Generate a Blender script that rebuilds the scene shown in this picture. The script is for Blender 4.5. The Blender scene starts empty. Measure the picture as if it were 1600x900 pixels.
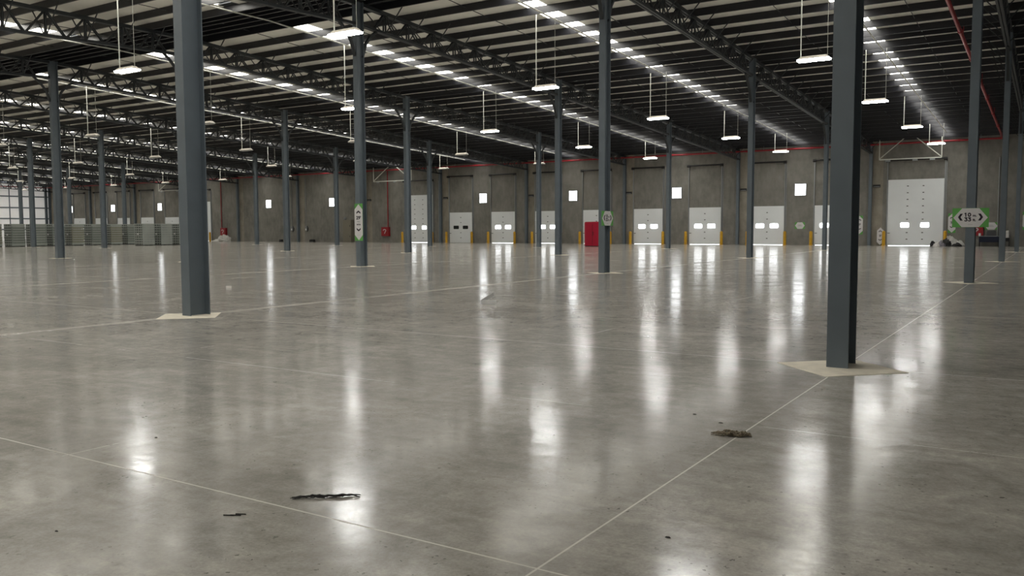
import bpy, bmesh, math, random
from mathutils import Vector, Matrix
C = bpy.context.scene.collection
S = bpy.context.scene
R = math.radians
random.seed(7)

# ------------------------------------------------------------------ camera, world, exposure
SX, SY = 12.0, 17.8924            # column grid
YAW, PITCH, ROLL, FPX = R(-32.4383), R(3.98245), R(-0.23754), 1335.79
cam = bpy.data.cameras.new('camera'); camo = bpy.data.objects.new('camera', cam); C.objects.link(camo)
fw = Vector((math.sin(YAW)*math.cos(PITCH), math.cos(YAW)*math.cos(PITCH), -math.sin(PITCH)))
rt0 = Vector((math.cos(YAW), -math.sin(YAW), 0)); up0 = rt0.cross(fw)
rt = rt0*math.cos(ROLL) + up0*math.sin(ROLL); up = -rt0*math.sin(ROLL) + up0*math.cos(ROLL)
m = Matrix((rt, up, -fw)).transposed().to_4x4(); m.translation = Vector((2.1324, -10.7343, 1.6610))
camo.matrix_world = m
cam.sensor_width = 36; cam.lens = FPX/1600*36; cam.clip_end = 500; cam.clip_start = 0.05
S.camera = camo
W = bpy.data.worlds.new('world'); S.world = W; W.use_nodes = True
W.node_tree.nodes['Background'].inputs[0].default_value = (0.75, 0.82, 0.9, 1)
W.node_tree.nodes['Background'].inputs[1].default_value = 0.6
S.view_settings.view_transform = 'Standard'; S.view_settings.look = 'None'
S.view_settings.gamma = 1; S.view_settings.use_curve_mapping = False
S.view_settings.exposure = 0.14
LAMP_L, SKY_L, WIN_L = 48.0, 7.6, 8.0
ZR, KR = 12.70, 0.045             # roof underside height at y=0, fall per metre
RY, K0 = SY, 0.012                # ridge line, gentler fall on the near side of it
RV0, RV1 = RY-1.85, RY+1.42       # open ridge ventilator
def zr(y, h=0.0): return (ZR - KR*y if y >= RY else ZR - KR*RY - K0*(RY-y)) + h

# ------------------------------------------------------------------ materials
def mat(name, col, rough=0.5, metal=0.0, spec=0.5, var=0.0, vscale=3.0, emit=None, bump=0.0, bscale=20.0):
    M = bpy.data.materials.new(name); M.use_nodes = True
    n = M.node_tree.nodes; l = M.node_tree.links; b = n['Principled BSDF']
    b.inputs['Roughness'].default_value = rough; b.inputs['Metallic'].default_value = metal
    b.inputs['Specular IOR Level'].default_value = spec
    b.inputs['Base Color'].default_value = (*col, 1)
    if emit is not None:
        b.inputs['Emission Color'].default_value = (*emit[0], 1); b.inputs['Emission Strength'].default_value = emit[1]
    geo = n.new('ShaderNodeNewGeometry')
    if var:
        t = n.new('ShaderNodeTexNoise'); t.inputs['Scale'].default_value = vscale; t.inputs['Detail'].default_value = 5
        l.new(geo.outputs['Position'], t.inputs['Vector'])
        mp = n.new('ShaderNodeMapRange'); mp.inputs['From Min'].default_value = .3; mp.inputs['From Max'].default_value = .7
        mp.inputs['To Min'].default_value = 1-var; mp.inputs['To Max'].default_value = 1+var
        l.new(t.outputs['Fac'], mp.inputs['Value'])
        x = n.new('ShaderNodeVectorMath'); x.operation = 'SCALE'; x.inputs[0].default_value = col
        l.new(mp.outputs[0], x.inputs['Scale']); l.new(x.outputs[0], b.inputs['Base Color'])
    if bump:
        t2 = n.new('ShaderNodeTexNoise'); t2.inputs['Scale'].default_value = bscale; t2.inputs['Detail'].default_value = 4
        l.new(geo.outputs['Position'], t2.inputs['Vector'])
        bp = n.new('ShaderNodeBump'); bp.inputs['Strength'].default_value = bump; bp.inputs['Distance'].default_value = .02
        l.new(t2.outputs['Fac'], bp.inputs['Height']); l.new(bp.outputs[0], b.inputs['Normal'])
    return M

M = {}
M['steel'] = mat('slate_paint', (.132, .160, .185), .42, 0, .5, .08, 2.0)
M['truss'] = mat('dark_truss_paint', (.032, .037, .041), .5, 0, .4)
M['purlin'] = mat('dark_purlin_paint', (.015, .0155, .020), .36, 0, .5)
M['insul'] = mat('white_insulation_facing', (.88, .865, .80), .7, 0, .2, .05, .8, bump=.3, bscale=1.4)
M['sky'] = mat('translucent_daylight_sheet', (.8, .8, .8), .6, emit=((1, .975, .90), SKY_L))
M['lens'] = mat('led_lens', (.9, .9, .9), .4, emit=((1, .99, .965), LAMP_L))
M['win'] = mat('daylit_window_glass', (.8, .8, .8), .2, emit=((.95, .98, 1), WIN_L))
M['windim'] = mat('dark_window_glass', (.02, .022, .022), .1)
M['lens_off'] = mat('unlit_led_lens', (.55, .55, .53), .4)
M['housing'] = mat('cream_lamp_housing', (.70, .64, .56), .5)
M['white_tube'] = mat('pale_conduit', (.72, .73, .66), .4)
M['galv'] = mat('galvanised_steel', (.36, .38, .39), .42, .5)
M['door'] = mat('white_door_panel', (.87, .90, .91), .45, 0, .4, .03, .6)
M['doorline'] = mat('door_hardware', (.05, .05, .05), .5)
M['yellow'] = mat('safety_yellow', (.62, .34, .012), .45, var=.12, vscale=6)
M['red'] = mat('fire_red', (.32, .010, .018), .4)
M['redcab'] = mat('crimson_cabinet', (.42, .003, .03), .35)
M['red2'] = mat('pipe_red', (.34, .018, .028), .35)
M['signgreen'] = mat('sign_green', (.12, .40, .085), .5)
M['signwhite'] = mat('sign_white', (.74, .72, .72), .5)
M['signgrey'] = mat('sign_grey_print', (.42, .41, .42), .5)
M['ink'] = mat('sign_ink', (.012, .006, .018), .5)
M['black'] = mat('black_plastic', (.012, .012, .013), .45)
M['navy'] = mat('navy_cloth', (.008, .012, .03), .8)
M['wrap'] = mat('white_sheeting', (.66, .65, .62), .45, var=.15, vscale=5)
M['greybag'] = mat('grey_sheeting', (.26, .25, .29), .4, var=.3, vscale=7)
M['beige'] = mat('beige_enclosure', (.22, .20, .155), .5)
M['grey'] = mat('grey_enclosure', (.25, .26, .27), .5)
M['leftpanel'] = mat('white_wall_panel_added_glow', (.80, .79, .77), .5, var=.04, vscale=.4, emit=((1, .98, .95), .20))  # faint emission added to brighten the white end wall
M['tan'] = mat('dusty_concrete_infill', (.78, .72, .60), .8, 0, .3, .12, 5.0)
M['brown'] = mat('brown_fibre', (.19, .155, .105), .85, var=.5, vscale=60)
M['char'] = mat('black_rubber_strip', (.014, .012, .011), .7, var=.5, vscale=60)
M['chip'] = mat('dark_chip', (.03, .027, .025), .8)
M['crate'] = mat('grey_green_crate', (.215, .245, .222), .5, var=.15, vscale=.6)
M['crate2'] = mat('pale_grey_crate', (.36, .39, .37), .5, var=.15, vscale=.6)
M['crate3'] = mat('olive_crate', (.25, .25, .195), .5, var=.15, vscale=.6)
M['craterim'] = mat('crate_rim_plastic', (.42, .45, .42), .5)
M['crateend'] = mat('crate_end_shade', (.085, .095, .086), .5)  # crate colour darkened to paint shade on the near end faces
M['card'] = mat('white_card', (.75, .75, .75), .5)

def concrete_wall(name, base, warm):
    Mm = bpy.data.materials.new(name); Mm.use_nodes = True
    n = Mm.node_tree.nodes; l = Mm.node_tree.links; b = n['Principled BSDF']
    b.inputs['Roughness'].default_value = .8; b.inputs['Specular IOR Level'].default_value = .25
    g = n.new('ShaderNodeNewGeometry')
    t = n.new('ShaderNodeTexNoise'); t.inputs['Scale'].default_value = .55; t.inputs['Detail'].default_value = 9; t.inputs['Roughness'].default_value = .68
    l.new(g.outputs['Position'], t.inputs['Vector'])
    t2 = n.new('ShaderNodeTexNoise'); t2.inputs['Scale'].default_value = 3.0; t2.inputs['Detail'].default_value = 6
    mpv = n.new('ShaderNodeMapping'); mpv.inputs['Scale'].default_value = (1, 1, .35)
    l.new(g.outputs['Position'], mpv.inputs['Vector']); l.new(mpv.outputs[0], t2.inputs['Vector'])
    r = n.new('ShaderNodeValToRGB'); r.color_ramp.elements[0].position = .32; r.color_ramp.elements[1].position = .7
    r.color_ramp.elements[0].color = (*[c*.70 for c in base], 1); r.color_ramp.elements[1].color = (*[c*1.28 for c in base], 1)
    l.new(t.outputs['Fac'], r.inputs[0])
    mx = n.new('ShaderNodeMix'); mx.data_type = 'RGBA'; mx.inputs[0].default_value = .25
    r2 = n.new('ShaderNodeValToRGB'); r2.color_ramp.elements[0].color = (*[c*.6 for c in base], 1); r2.color_ramp.elements[1].color = (*[c*1.5 for c in base], 1)
    r2.color_ramp.elements[0].position = .3; r2.color_ramp.elements[1].position = .7
    l.new(t2.outputs['Fac'], r2.inputs[0]); l.new(r.outputs[0], mx.inputs[6]); l.new(r2.outputs[0], mx.inputs[7])
    # warmer cast strips beside each wall column
    sp = n.new('ShaderNodeSeparateXYZ'); l.new(g.outputs['Position'], sp.inputs[0])
    md = n.new('ShaderNodeMath'); md.operation = 'FLOORED_MODULO'; md.inputs[1].default_value = 12.0; l.new(sp.outputs[0], md.inputs[0])
    lt = n.new('ShaderNodeMath'); lt.operation = 'LESS_THAN'; lt.inputs[1].default_value = 1.02; l.new(md.outputs[0], lt.inputs[0])
    m2 = n.new('ShaderNodeMix'); m2.data_type = 'RGBA'; m2.blend_type = 'MULTIPLY'
    l.new(lt.outputs[0], m2.inputs[0]); l.new(mx.outputs[2], m2.inputs[6]); m2.inputs[7].default_value = (*warm, 1)
    l.new(m2.outputs[2], b.inputs['Base Color'])
    bp = n.new('ShaderNodeBump'); bp.inputs['Strength'].default_value = .25; bp.inputs['Distance'].default_value = .02
    l.new(t2.outputs['Fac'], bp.inputs['Height']); l.new(bp.outputs[0], b.inputs['Normal'])
    return Mm
M['wall'] = concrete_wall('cast_concrete', (.235, .226, .203), (1.32, 1.25, 1.15))
M['wallplain'] = mat('plain_concrete', (.22, .21, .19), .8, var=.15, vscale=.6)

def floor_material():
    F = bpy.data.materials.new('polished_concrete'); F.use_nodes = True
    n = F.node_tree.nodes; l = F.node_tree.links; b = n['Principled BSDF']
    g = n.new('ShaderNodeNewGeometry')
    sp = n.new('ShaderNodeSeparateXYZ'); l.new(g.outputs['Position'], sp.inputs[0])
    def noise(scale, det, rough=.55, stretch=None, rot=0, dist=0):
        t = n.new('ShaderNodeTexNoise'); t.inputs['Scale'].default_value = scale; t.inputs['Detail'].default_value = det
        t.inputs['Roughness'].default_value = rough; t.inputs['Distortion'].default_value = dist
        if stretch:
            mp = n.new('ShaderNodeMapping'); mp.inputs['Scale'].default_value = stretch; mp.inputs['Rotation'].default_value = (0, 0, rot)
            l.new(g.outputs['Position'], mp.inputs['Vector']); l.new(mp.outputs[0], t.inputs['Vector'])
        else: l.new(g.outputs['Position'], t.inputs['Vector'])
        return t.outputs['Fac']
    def rng(v, a, b_, c, d):
        mp = n.new('ShaderNodeMapRange'); mp.inputs['From Min'].default_value = a; mp.inputs['From Max'].default_value = b_
        mp.inputs['To Min'].default_value = c; mp.inputs['To Max'].default_value = d
        l.new(v, mp.inputs['Value']); return mp.outputs[0]
    def op(o, a, c=None):
        x = n.new('ShaderNodeMath'); x.operation = o
        for k, v in ((0, a), (1, c)):
            if v is None: continue
            if isinstance(v, (int, float)): x.inputs[k].default_value = v
            else: l.new(v, x.inputs[k])
        return x.outputs[0]
    big = rng(noise(.33, 6, .6), .3, .7, .84, 1.14)
    mid = rng(noise(1.7, 9, .72, dist=.8), .3, .7, .76, 1.21)
    fine = rng(noise(8, 9, .78, dist=.4), .3, .7, .78, 1.19)
    st = rng(noise(.9, 7, .68, (1, 5.5, 1), R(25)), .3, .72, .85, 1.15)
    grit = rng(noise(48, 4, .7), .3, .7, .86, 1.12)
    v = op('MULTIPLY', op('MULTIPLY', big, mid), op('MULTIPLY', op('MULTIPLY', fine, grit), st))
    # slab to slab tone
    def cell(axis, size, off):
        return op('FLOOR', op('DIVIDE', op('ADD', sp.outputs[axis], off), size))
    cx = cell(0, 12.0, 0); 
    wn = n.new('ShaderNodeTexWhiteNoise'); wn.noise_dimensions = '1D'; l.new(cx, wn.inputs['W'])
    v = op('MULTIPLY', v, rng(wn.outputs['Value'], 0, 1, .95, 1.06))
    # pits and specks
    vo = n.new('ShaderNodeTexVoronoi'); vo.inputs['Scale'].default_value = 17
    wob = n.new('ShaderNodeTexNoise'); wob.inputs['Scale'].default_value = 45; wob.inputs['Detail'].default_value = 3; l.new(g.outputs['Position'], wob.inputs['Vector'])
    wsc = n.new('ShaderNodeVectorMath'); wsc.operation = 'SCALE'; wsc.inputs['Scale'].default_value = .045; l.new(wob.outputs['Color'], wsc.inputs[0])
    wad = n.new('ShaderNodeVectorMath'); wad.operation = 'ADD'; l.new(g.outputs['Position'], wad.inputs[0]); l.new(wsc.outputs[0], wad.inputs[1])
    l.new(wad.outputs[0], vo.inputs['Vector'])
    cl = rng(noise(1.1, 4), .44, .6, .1, 1)
    sm = n.new('ShaderNodeMath'); sm.operation = 'LESS_THAN'; l.new(vo.outputs['Distance'], sm.inputs[0]); l.new(rng(noise(7, 2), .38, .65, .05, .21), sm.inputs[1])
    speck = op('MULTIPLY', sm.outputs[0], cl)
    v = op('MULTIPLY', v, op('SUBTRACT', 1.0, op('MULTIPLY', speck, .6)))
    # dark scuffs left by trolleys
    sc = rng(noise(.55, 5, .6, (.8, 4.5, 1), R(-28), 1.2), .66, .74, 0, 1)
    v = op('MULTIPLY', v, op('SUBTRACT', 1.0, op('MULTIPLY', sc, .16)))
    wv = n.new('ShaderNodeTexWave'); wv.wave_type = 'RINGS'; wv.rings_direction = 'Z'; wv.inputs['Scale'].default_value = .9; wv.inputs['Distortion'].default_value = 4.0
    wv.inputs['Detail'].default_value = 3
    mp = n.new('ShaderNodeMapping'); mp.inputs['Location'].default_value = (31, -19, 0); l.new(g.outputs['Position'], mp.inputs['Vector']); l.new(mp.outputs[0], wv.inputs['Vector'])
    tr = op('MULTIPLY', rng(wv.outputs['Fac'], .9, 1.0, 0, 1), rng(noise(.12, 2), .5, .6, 0, 1))
    tr = op('MULTIPLY', tr, op('GREATER_THAN', sp.outputs[1], 4.0))
    v = op('MULTIPLY', v, op('SUBTRACT', 1.0, op('MULTIPLY', tr, .16)))
    # joints: saw cuts and construction joints along column rows
    def line(axis, period, off, half):
        w = op('FLOORED_MODULO', op('ADD', sp.outputs[axis], off + period/2), period)
        d = op('ABSOLUTE', op('SUBTRACT', w, period/2))
        return op('LESS_THAN', d, half)
    pale = op('MULTIPLY', line(1, 2*3.57848, 7.23 - .0, .0065), rng(noise(.5, 2), .35, .5, .35, 1))
    pale2 = op('MULTIPLY', line(1, 2*3.57848, 3.67, .005), rng(noise(.6, 3), .45, .55, 0.1, .8))
    near0 = op('LESS_THAN', op('ABSOLUTE', op('SUBTRACT', sp.outputs[0], .045)), .0065)
    rowx = op('MULTIPLY', line(0, 12.0, 0.0, .13), op('LESS_THAN', sp.outputs[0], -6.0))
    rowx = op('MULTIPLY', rowx, rng(noise(.35, 3), .3, .6, .08, .42))
    saw = op('MULTIPLY', op('MULTIPLY', line(0, 4.0, 0.0, .006), op('GREATER_THAN', op('ABSOLUTE', sp.outputs[0]), 1.0)), rng(noise(.4, 2), .45, .6, 0, .5))
    jl = op('MAXIMUM', op('MAXIMUM', pale, pale2), op('MAXIMUM', near0, op('MAXIMUM', rowx, saw)))
    base = n.new('ShaderNodeVectorMath'); base.operation = 'SCALE'; base.inputs[0].default_value = (.440, .416, .373); l.new(v, base.inputs['Scale'])
    mx = n.new('ShaderNodeMix'); mx.data_type = 'RGBA'; l.new(op('MULTIPLY', jl, .75), mx.inputs[0])
    l.new(base.outputs[0], mx.inputs[6]); mx.inputs[7].default_value = (.66, .63, .56, 1)
    l.new(mx.outputs[2], b.inputs['Base Color'])
    ro = rng(noise(.8, 6, .62), .3, .7, .11, .18)
    ro = op('ADD', ro, rng(noise(2.6, 5, .6, (1, 3, 1), R(25)), .55, .8, 0, .07))
    ro = op('ADD', ro, rng(noise(16, 6, .7), .3, .7, -.03, .045))
    ro = op('ADD', ro, op('MULTIPLY', jl, .25))
    l.new(ro, b.inputs['Roughness'])
    b.inputs['IOR'].default_value = 1.5; b.inputs['Specular IOR Level'].default_value = .5
    h = op('ADD', op('MULTIPLY', noise(1.1, 3, .5), 1.0), op('MULTIPLY', noise(6, 3, .5), .10))
    bp = n.new('ShaderNodeBump'); bp.inputs['Strength'].default_value = 1.0; bp.inputs['Distance'].default_value = .007
    l.new(h, bp.inputs['Height']); l.new(bp.outputs[0], b.inputs['Normal'])
    return F
M['floor'] = floor_material()

# ------------------------------------------------------------------ mesh helpers
class MB:
    def __init__(s): s.v = []; s.f = []; s.mi = []; s.cur = 0
    def quadface(s, *ids): s.f.append(ids); s.mi.append(s.cur)
    def box(s, x0, x1, y0, y1, z0, z1):
        b = len(s.v)
        s.v += [(x0,y0,z0),(x1,y0,z0),(x1,y1,z0),(x0,y1,z0),(x0,y0,z1),(x1,y0,z1),(x1,y1,z1),(x0,y1,z1)]
        for q in ((0,3,2,1),(4,5,6,7),(0,1,5,4),(1,2,6,5),(2,3,7,6),(3,0,4,7)): s.quadface(*[b+i for i in q])
        return s
    def cbox(s, c, d): return s.box(c[0]-d[0]/2, c[0]+d[0]/2, c[1]-d[1]/2, c[1]+d[1]/2, c[2]-d[2]/2, c[2]+d[2]/2)
    def bar(s, a, b_, w, h, ref=(1, 0, 0)):
        a, b_ = Vector(a), Vector(b_); d = (b_-a).normalized(); u = Vector(ref); u = (u - d*u.dot(d)).normalized(); t = d.cross(u)
        k = len(s.v)
        for p in (a, b_):
            for i, j in ((-1,-1),(1,-1),(1,1),(-1,1)): s.v.append(tuple(p + u*(i*w/2) + t*(j*h/2)))
        for q in ((0,3,2,1),(4,5,6,7),(0,1,5,4),(1,2,6,5),(2,3,7,6),(3,0,4,7)): s.quadface(*[k+i for i in q])
        return s
    def tube(s, pts, r, n=8, cap=True):
        pts = [Vector(p) for p in pts]; k = len(s.v)
        for i, p in enumerate(pts):
            d = (pts[min(i+1, len(pts)-1)] - pts[max(i-1, 0)]).normalized()
            u = d.orthogonal().normalized() if abs(d.z) < .9 else (Vector((1,0,0)) - d*d.x).normalized()
            t = d.cross(u); rr = r[i] if isinstance(r, (list, tuple)) else r
            for j in range(n):
                a = 2*math.pi*j/n; s.v.append(tuple(p + u*(rr*math.cos(a)) + t*(rr*math.sin(a))))
        for i in range(len(pts)-1):
            for j in range(n): s.quadface(k+i*n+j, k+i*n+(j+1)%n, k+(i+1)*n+(j+1)%n, k+(i+1)*n+j)
        if cap:
            s.quadface(*[k+j for j in reversed(range(n))]); s.quadface(*[k+(len(pts)-1)*n+j for j in range(n)])
        return s
    def prism(s, poly, y0, y1):           # polygon in xz, extruded along y
        k = len(s.v); n = len(poly)
        s.v += [(x, y0, z) for x, z in poly] + [(x, y1, z) for x, z in poly]
        s.quadface(*[k+i for i in range(n)]); s.quadface(*[k+n+i for i in reversed(range(n))])
        for i in range(n): s.quadface(k+i, k+n+i, k+n+(i+1)%n, k+(i+1)%n)
        return s
    def mesh(s, name, m=None, smooth=False):
        me = bpy.data.meshes.new(name); me.from_pydata(s.v, [], s.f)
        for mm in (m if isinstance(m, list) else [m]): me.materials.append(mm)
        me.polygons.foreach_set('material_index', s.mi)
        bm = bmesh.new(); bm.from_mesh(me); bmesh.ops.recalc_face_normals(bm, faces=bm.faces); bm.to_mesh(me); bm.free()
        if smooth:
            me.shade_smooth(); me.set_sharp_from_angle(angle=R(35))
        me.update(); return me
def link(name, me, parent=None, loc=(0,0,0), rot=(0,0,0)):
    o = bpy.data.objects.new(name, me); C.objects.link(o); o.location = loc; o.rotation_euler = rot
    if parent is not None: o.parent = parent
    return o
def tag(o, label, cat, group=None, kind=None):
    o['label'] = label; o['category'] = cat
    if group: o['group'] = group
    if kind: o['kind'] = kind
    return o
def thing(name, label, cat, loc=(0,0,0), rot=(0,0,0), group=None, kind=None):
    return tag(link(name, None, None, loc, rot), label, cat, group, kind)
def struct(name, me, label, cat, loc=(0,0,0)):
    return tag(link(name, me, None, loc), label, cat, None, 'structure')
def dup(o, loc, parent=None):
    c = o.copy(); C.objects.link(c); c.location = loc; c.parent = parent
    return c
def dup_tree(o, loc, label, group=None):
    r = o.copy(); C.objects.link(r); r.location = loc; r['label'] = label
    if group: r['group'] = group
    for ch in o.children:
        c = ch.copy(); C.objects.link(c); c.parent = r
        for g in ch.children:
            d = g.copy(); C.objects.link(d); d.parent = c
    return r
ORD = ['zeroth','first','second','third','fourth','fifth','sixth','seventh','eighth','ninth','tenth','eleventh','twelfth','thirteenth','fourteenth',
       'fifteenth','sixteenth','seventeenth','eighteenth','nineteenth','twentieth']
def ordw(n):
    if n <= 20: return ORD[n]
    tens = {2:'twenty',3:'thirty',4:'forty',5:'fifty'}[n//10]
    return tens + '-' + ORD[n%10] if n % 10 else {3:'thirtieth',4:'fortieth',5:'fiftieth'}[n//10]

# ------------------------------------------------------------------ the shell
XL, XR, YF, YB = -144.6, 16.0, -40.0, 71.4
fl = MB().box(XL-.3, XR+.3, YF-.3, YB+.3, -.25, 0)
struct('floor', fl.mesh('floor', M['floor']), 'polished grey concrete warehouse floor with pale saw cut joints', 'floor')
ce = MB()
edges = []
x = XL
for k in range(12, -3, -1):
    c = -6 - 12*k + 0.0
    if c - .5 > x and c + .5 < XR: edges.append((x, c-.5)); x = c + .5
edges.append((x, XR))
for a, b in edges:
    for y0, y1 in ((YF, RV0), (RV1, RY+1.6), (RY+1.6, YB)):
        k = len(ce.v)
        ce.v += [(a,y0,zr(y0)),(b,y0,zr(y0)),(b,y1,zr(y1)),(a,y1,zr(y1)),(a,y0,zr(y0)+.1),(b,y0,zr(y0)+.1),(b,y1,zr(y1)+.1),(a,y1,zr(y1)+.1)]
        for q in ((0,3,2,1),(4,5,6,7),(1,2,6,5),(3,0,4,7)): ce.quadface(*[k+t for t in q])
struct('ceiling', ce.mesh('ceiling', M['insul']), 'white insulation facing lining the sloping warehouse roof', 'ceiling')
rv = MB(); zv = zr(RY)
for y in (RV0, RV1): rv.box(XL, XR, y-.02, y+.02, zr(y)+.005, zv+.75)
rv.box(XL, XR, RV0-.02, RV1+.02, zv+.75, zv+.79)
for c in range(12): 
    xx = -6-12*c
    for y0, y1 in ((RV0-.35, RV0-.021), (RV1+.021, RV1+.35)): rv.box(xx-.5, xx+.5, y0, y1, zr(y0)+.02, zr(y0)+.05)
tag(link('ceiling_ridge_ventilator', rv.mesh('ridge_ventilator', M['truss'])), 'dark open ridge ventilator slot along the roof ridge', 'ventilator', None, 'structure')
def wallbox(name, x0, x1, y0, y1, z1a, z1b, m, label):
    b = MB(); k = 0
    b.v += [(x0,y0,0),(x1,y0,0),(x1,y1,0),(x0,y1,0),(x0,y0,z1a),(x1,y0,z1a),(x1,y1,z1b),(x0,y1,z1b)]
    for q in ((0,3,2,1),(4,5,6,7),(0,1,5,4),(1,2,6,5),(2,3,7,6),(3,0,4,7)): b.quadface(*q)
    return struct(name, b.mesh(name, m), label, 'wall')
wallbox('wall_back', XL-.3, XR+.3, YB, YB+.3, zr(YB)-.02, zr(YB+.3)-.02, M['wall'], 'mottled grey concrete dock wall across the far end of the warehouse')
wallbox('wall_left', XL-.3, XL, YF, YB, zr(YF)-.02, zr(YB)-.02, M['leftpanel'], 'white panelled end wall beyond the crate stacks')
wallbox('wall_right', XR, XR+.3, YF, YB, zr(YF)-.02, zr(YB)-.02, M['wallplain'], 'plain concrete side wall outside the view')
wallbox('wall_front', XL-.3, XR+.3, YF-.3, YF, zr(YF-.3)-.02, zr(YF)-.02, M['wallplain'], 'plain concrete wall behind the viewer')
# girts and posts of the white end wall
for q, z in enumerate((1.85, 3.65, 5.47, 7.35)):
    struct('trim_%d' % (q+1), MB().box(XL, XL+.16, 20, YB, z-.1, z+.1).mesh('girt', M['steel']),
           ['dark girt of the white end wall hidden low behind the crates', 'dark horizontal girt just above the crates on the white end wall',
            'middle dark horizontal girt on the white end wall', 'topmost dark horizontal girt on the white end wall'][q], 'wall rail')
for q, y in enumerate((64.8, 58.2)):
    struct('trim_%d' % (q+5), MB().box(XL+.001, XL+.12, y-.06, y+.06, 0, 9.3).mesh('end_wall_post', M['steel']),
           ['thin dark upright on the white end wall nearer the corner', 'thin dark upright on the white end wall further from the corner'][q], 'wall post')
# dusty infill squares round the column feet
def pad_mesh():
    b = MB(); k = 0; h = .74
    b.v += [(0,-h,0),(h,0,0),(0,h,0),(-h,0,0),(0,-h,.004),(h,0,.004),(0,h,.004),(-h,0,.004)]
    for q in ((4,5,6,7),(0,1,5,4),(1,2,6,5),(2,3,7,6),(3,0,4,7)): b.quadface(*q)
    return b.mesh('pad', M['tan'])
padm = pad_mesh()
COLS = [(0,0),(0,1),(0,2),(0,3),(1,0),(1,1),(1,2),(1,3),(2,1),(2,2),(2,3),(3,1),(3,2),(3,3),(4,1),(4,2),(4,3),(5,2),(5,3),(6,2),(6,3),(7,2),(7,3),(8,3),(9,3),(10,3)]
def ROWN(j): return '%s column row from right' % ORD[j+1]
for q, (j, i) in enumerate(COLS):
    struct('trim_%d' % (q+7), padm, 'pale diamond floor infill round column foot %s from dock wall, %s' % (ORD[4-i], ROWN(j)), 'floor infill', (-12*j + .03, i*SY - (.18 if i == 0 else 0), 0))

# ------------------------------------------------------------------ columns
CB, CD = .245, .46
def hsec(h, b=CB, d=CD, tf=.022, tw=.014):
    m_ = MB(); m_.box(-b/2, b/2, -d/2, -d/2+tf, 0, h); m_.box(-b/2, b/2, d/2-tf, d/2, 0, h); m_.box(-tw/2, tw/2, -d/2+tf, d/2-tf, 0, h)
    return m_
colmesh, bracemesh = {}, {}
for i in range(4):
    colmesh[i] = hsec(zr(i*SY) - .30).mesh('shaft', M['steel'])
    zb = zr(i*SY) - 1.34
    for s in (-1, 1):
        bm_ = MB(); top = zr(i*SY + s*1.15) - 1.35
        pts = [(0, s*.23, zb-1.35), (0, s*.46, zb-.72), (0, s*.80, zb-.32), (0, s*1.2, top+.02)]
        for a, b in zip(pts, pts[1:]): bm_.bar(a, b, .12, .10)
        bracemesh[i, s] = bm_.mesh('knee_brace', M['truss'])
SPECIAL = {(0,0): 'slate grey steel H-column standing closest to the camera, on a dusty diamond pad',
           (1,0): 'slate grey steel H-column standing second closest to the camera, left of the picture',
           (0,1): 'slate grey steel H-column carrying the wide 10m 33ft distance sign',
           (1,1): 'slate grey steel H-column with a distance sign on its side, before the red cabinet',
           (2,1): 'slate grey steel H-column carrying the tall 29 distance sign'}
for j, i in COLS:
    lab = SPECIAL.get((j, i), 'slate grey steel H-column, %s from dock wall in %s' % (ORD[4-i], ROWN(j)))
    t = thing('steel_column', lab, 'column', (-12*j, i*SY, 0), group='free-standing steel columns', kind='thing')
    link('shaft', colmesh[i], t)
    if i:
        for s in (-1, 1): link('knee_brace', bracemesh[i, s], t)
# engaged wall columns
wc = hsec(8.95, .26, .34).mesh('wall_column', M['steel'])
for j in range(0, 13):
    if j == 0: continue
    tag(link('wall_column', wc, None, (-12*j, YB-.175, 0)), 'dark steel column against the concrete dock wall, ending the %s' % ROWN(j), 'column', 'columns against the dock wall', 'thing')
tag(link('wall_column', hsec(9.3, .3, .34).mesh('corner_column', M['steel']), None, (XL+.2, YB-.6, 0)), 'dark steel column in the corner between white end wall and concrete wall', 'column', None, 'thing')

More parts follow.
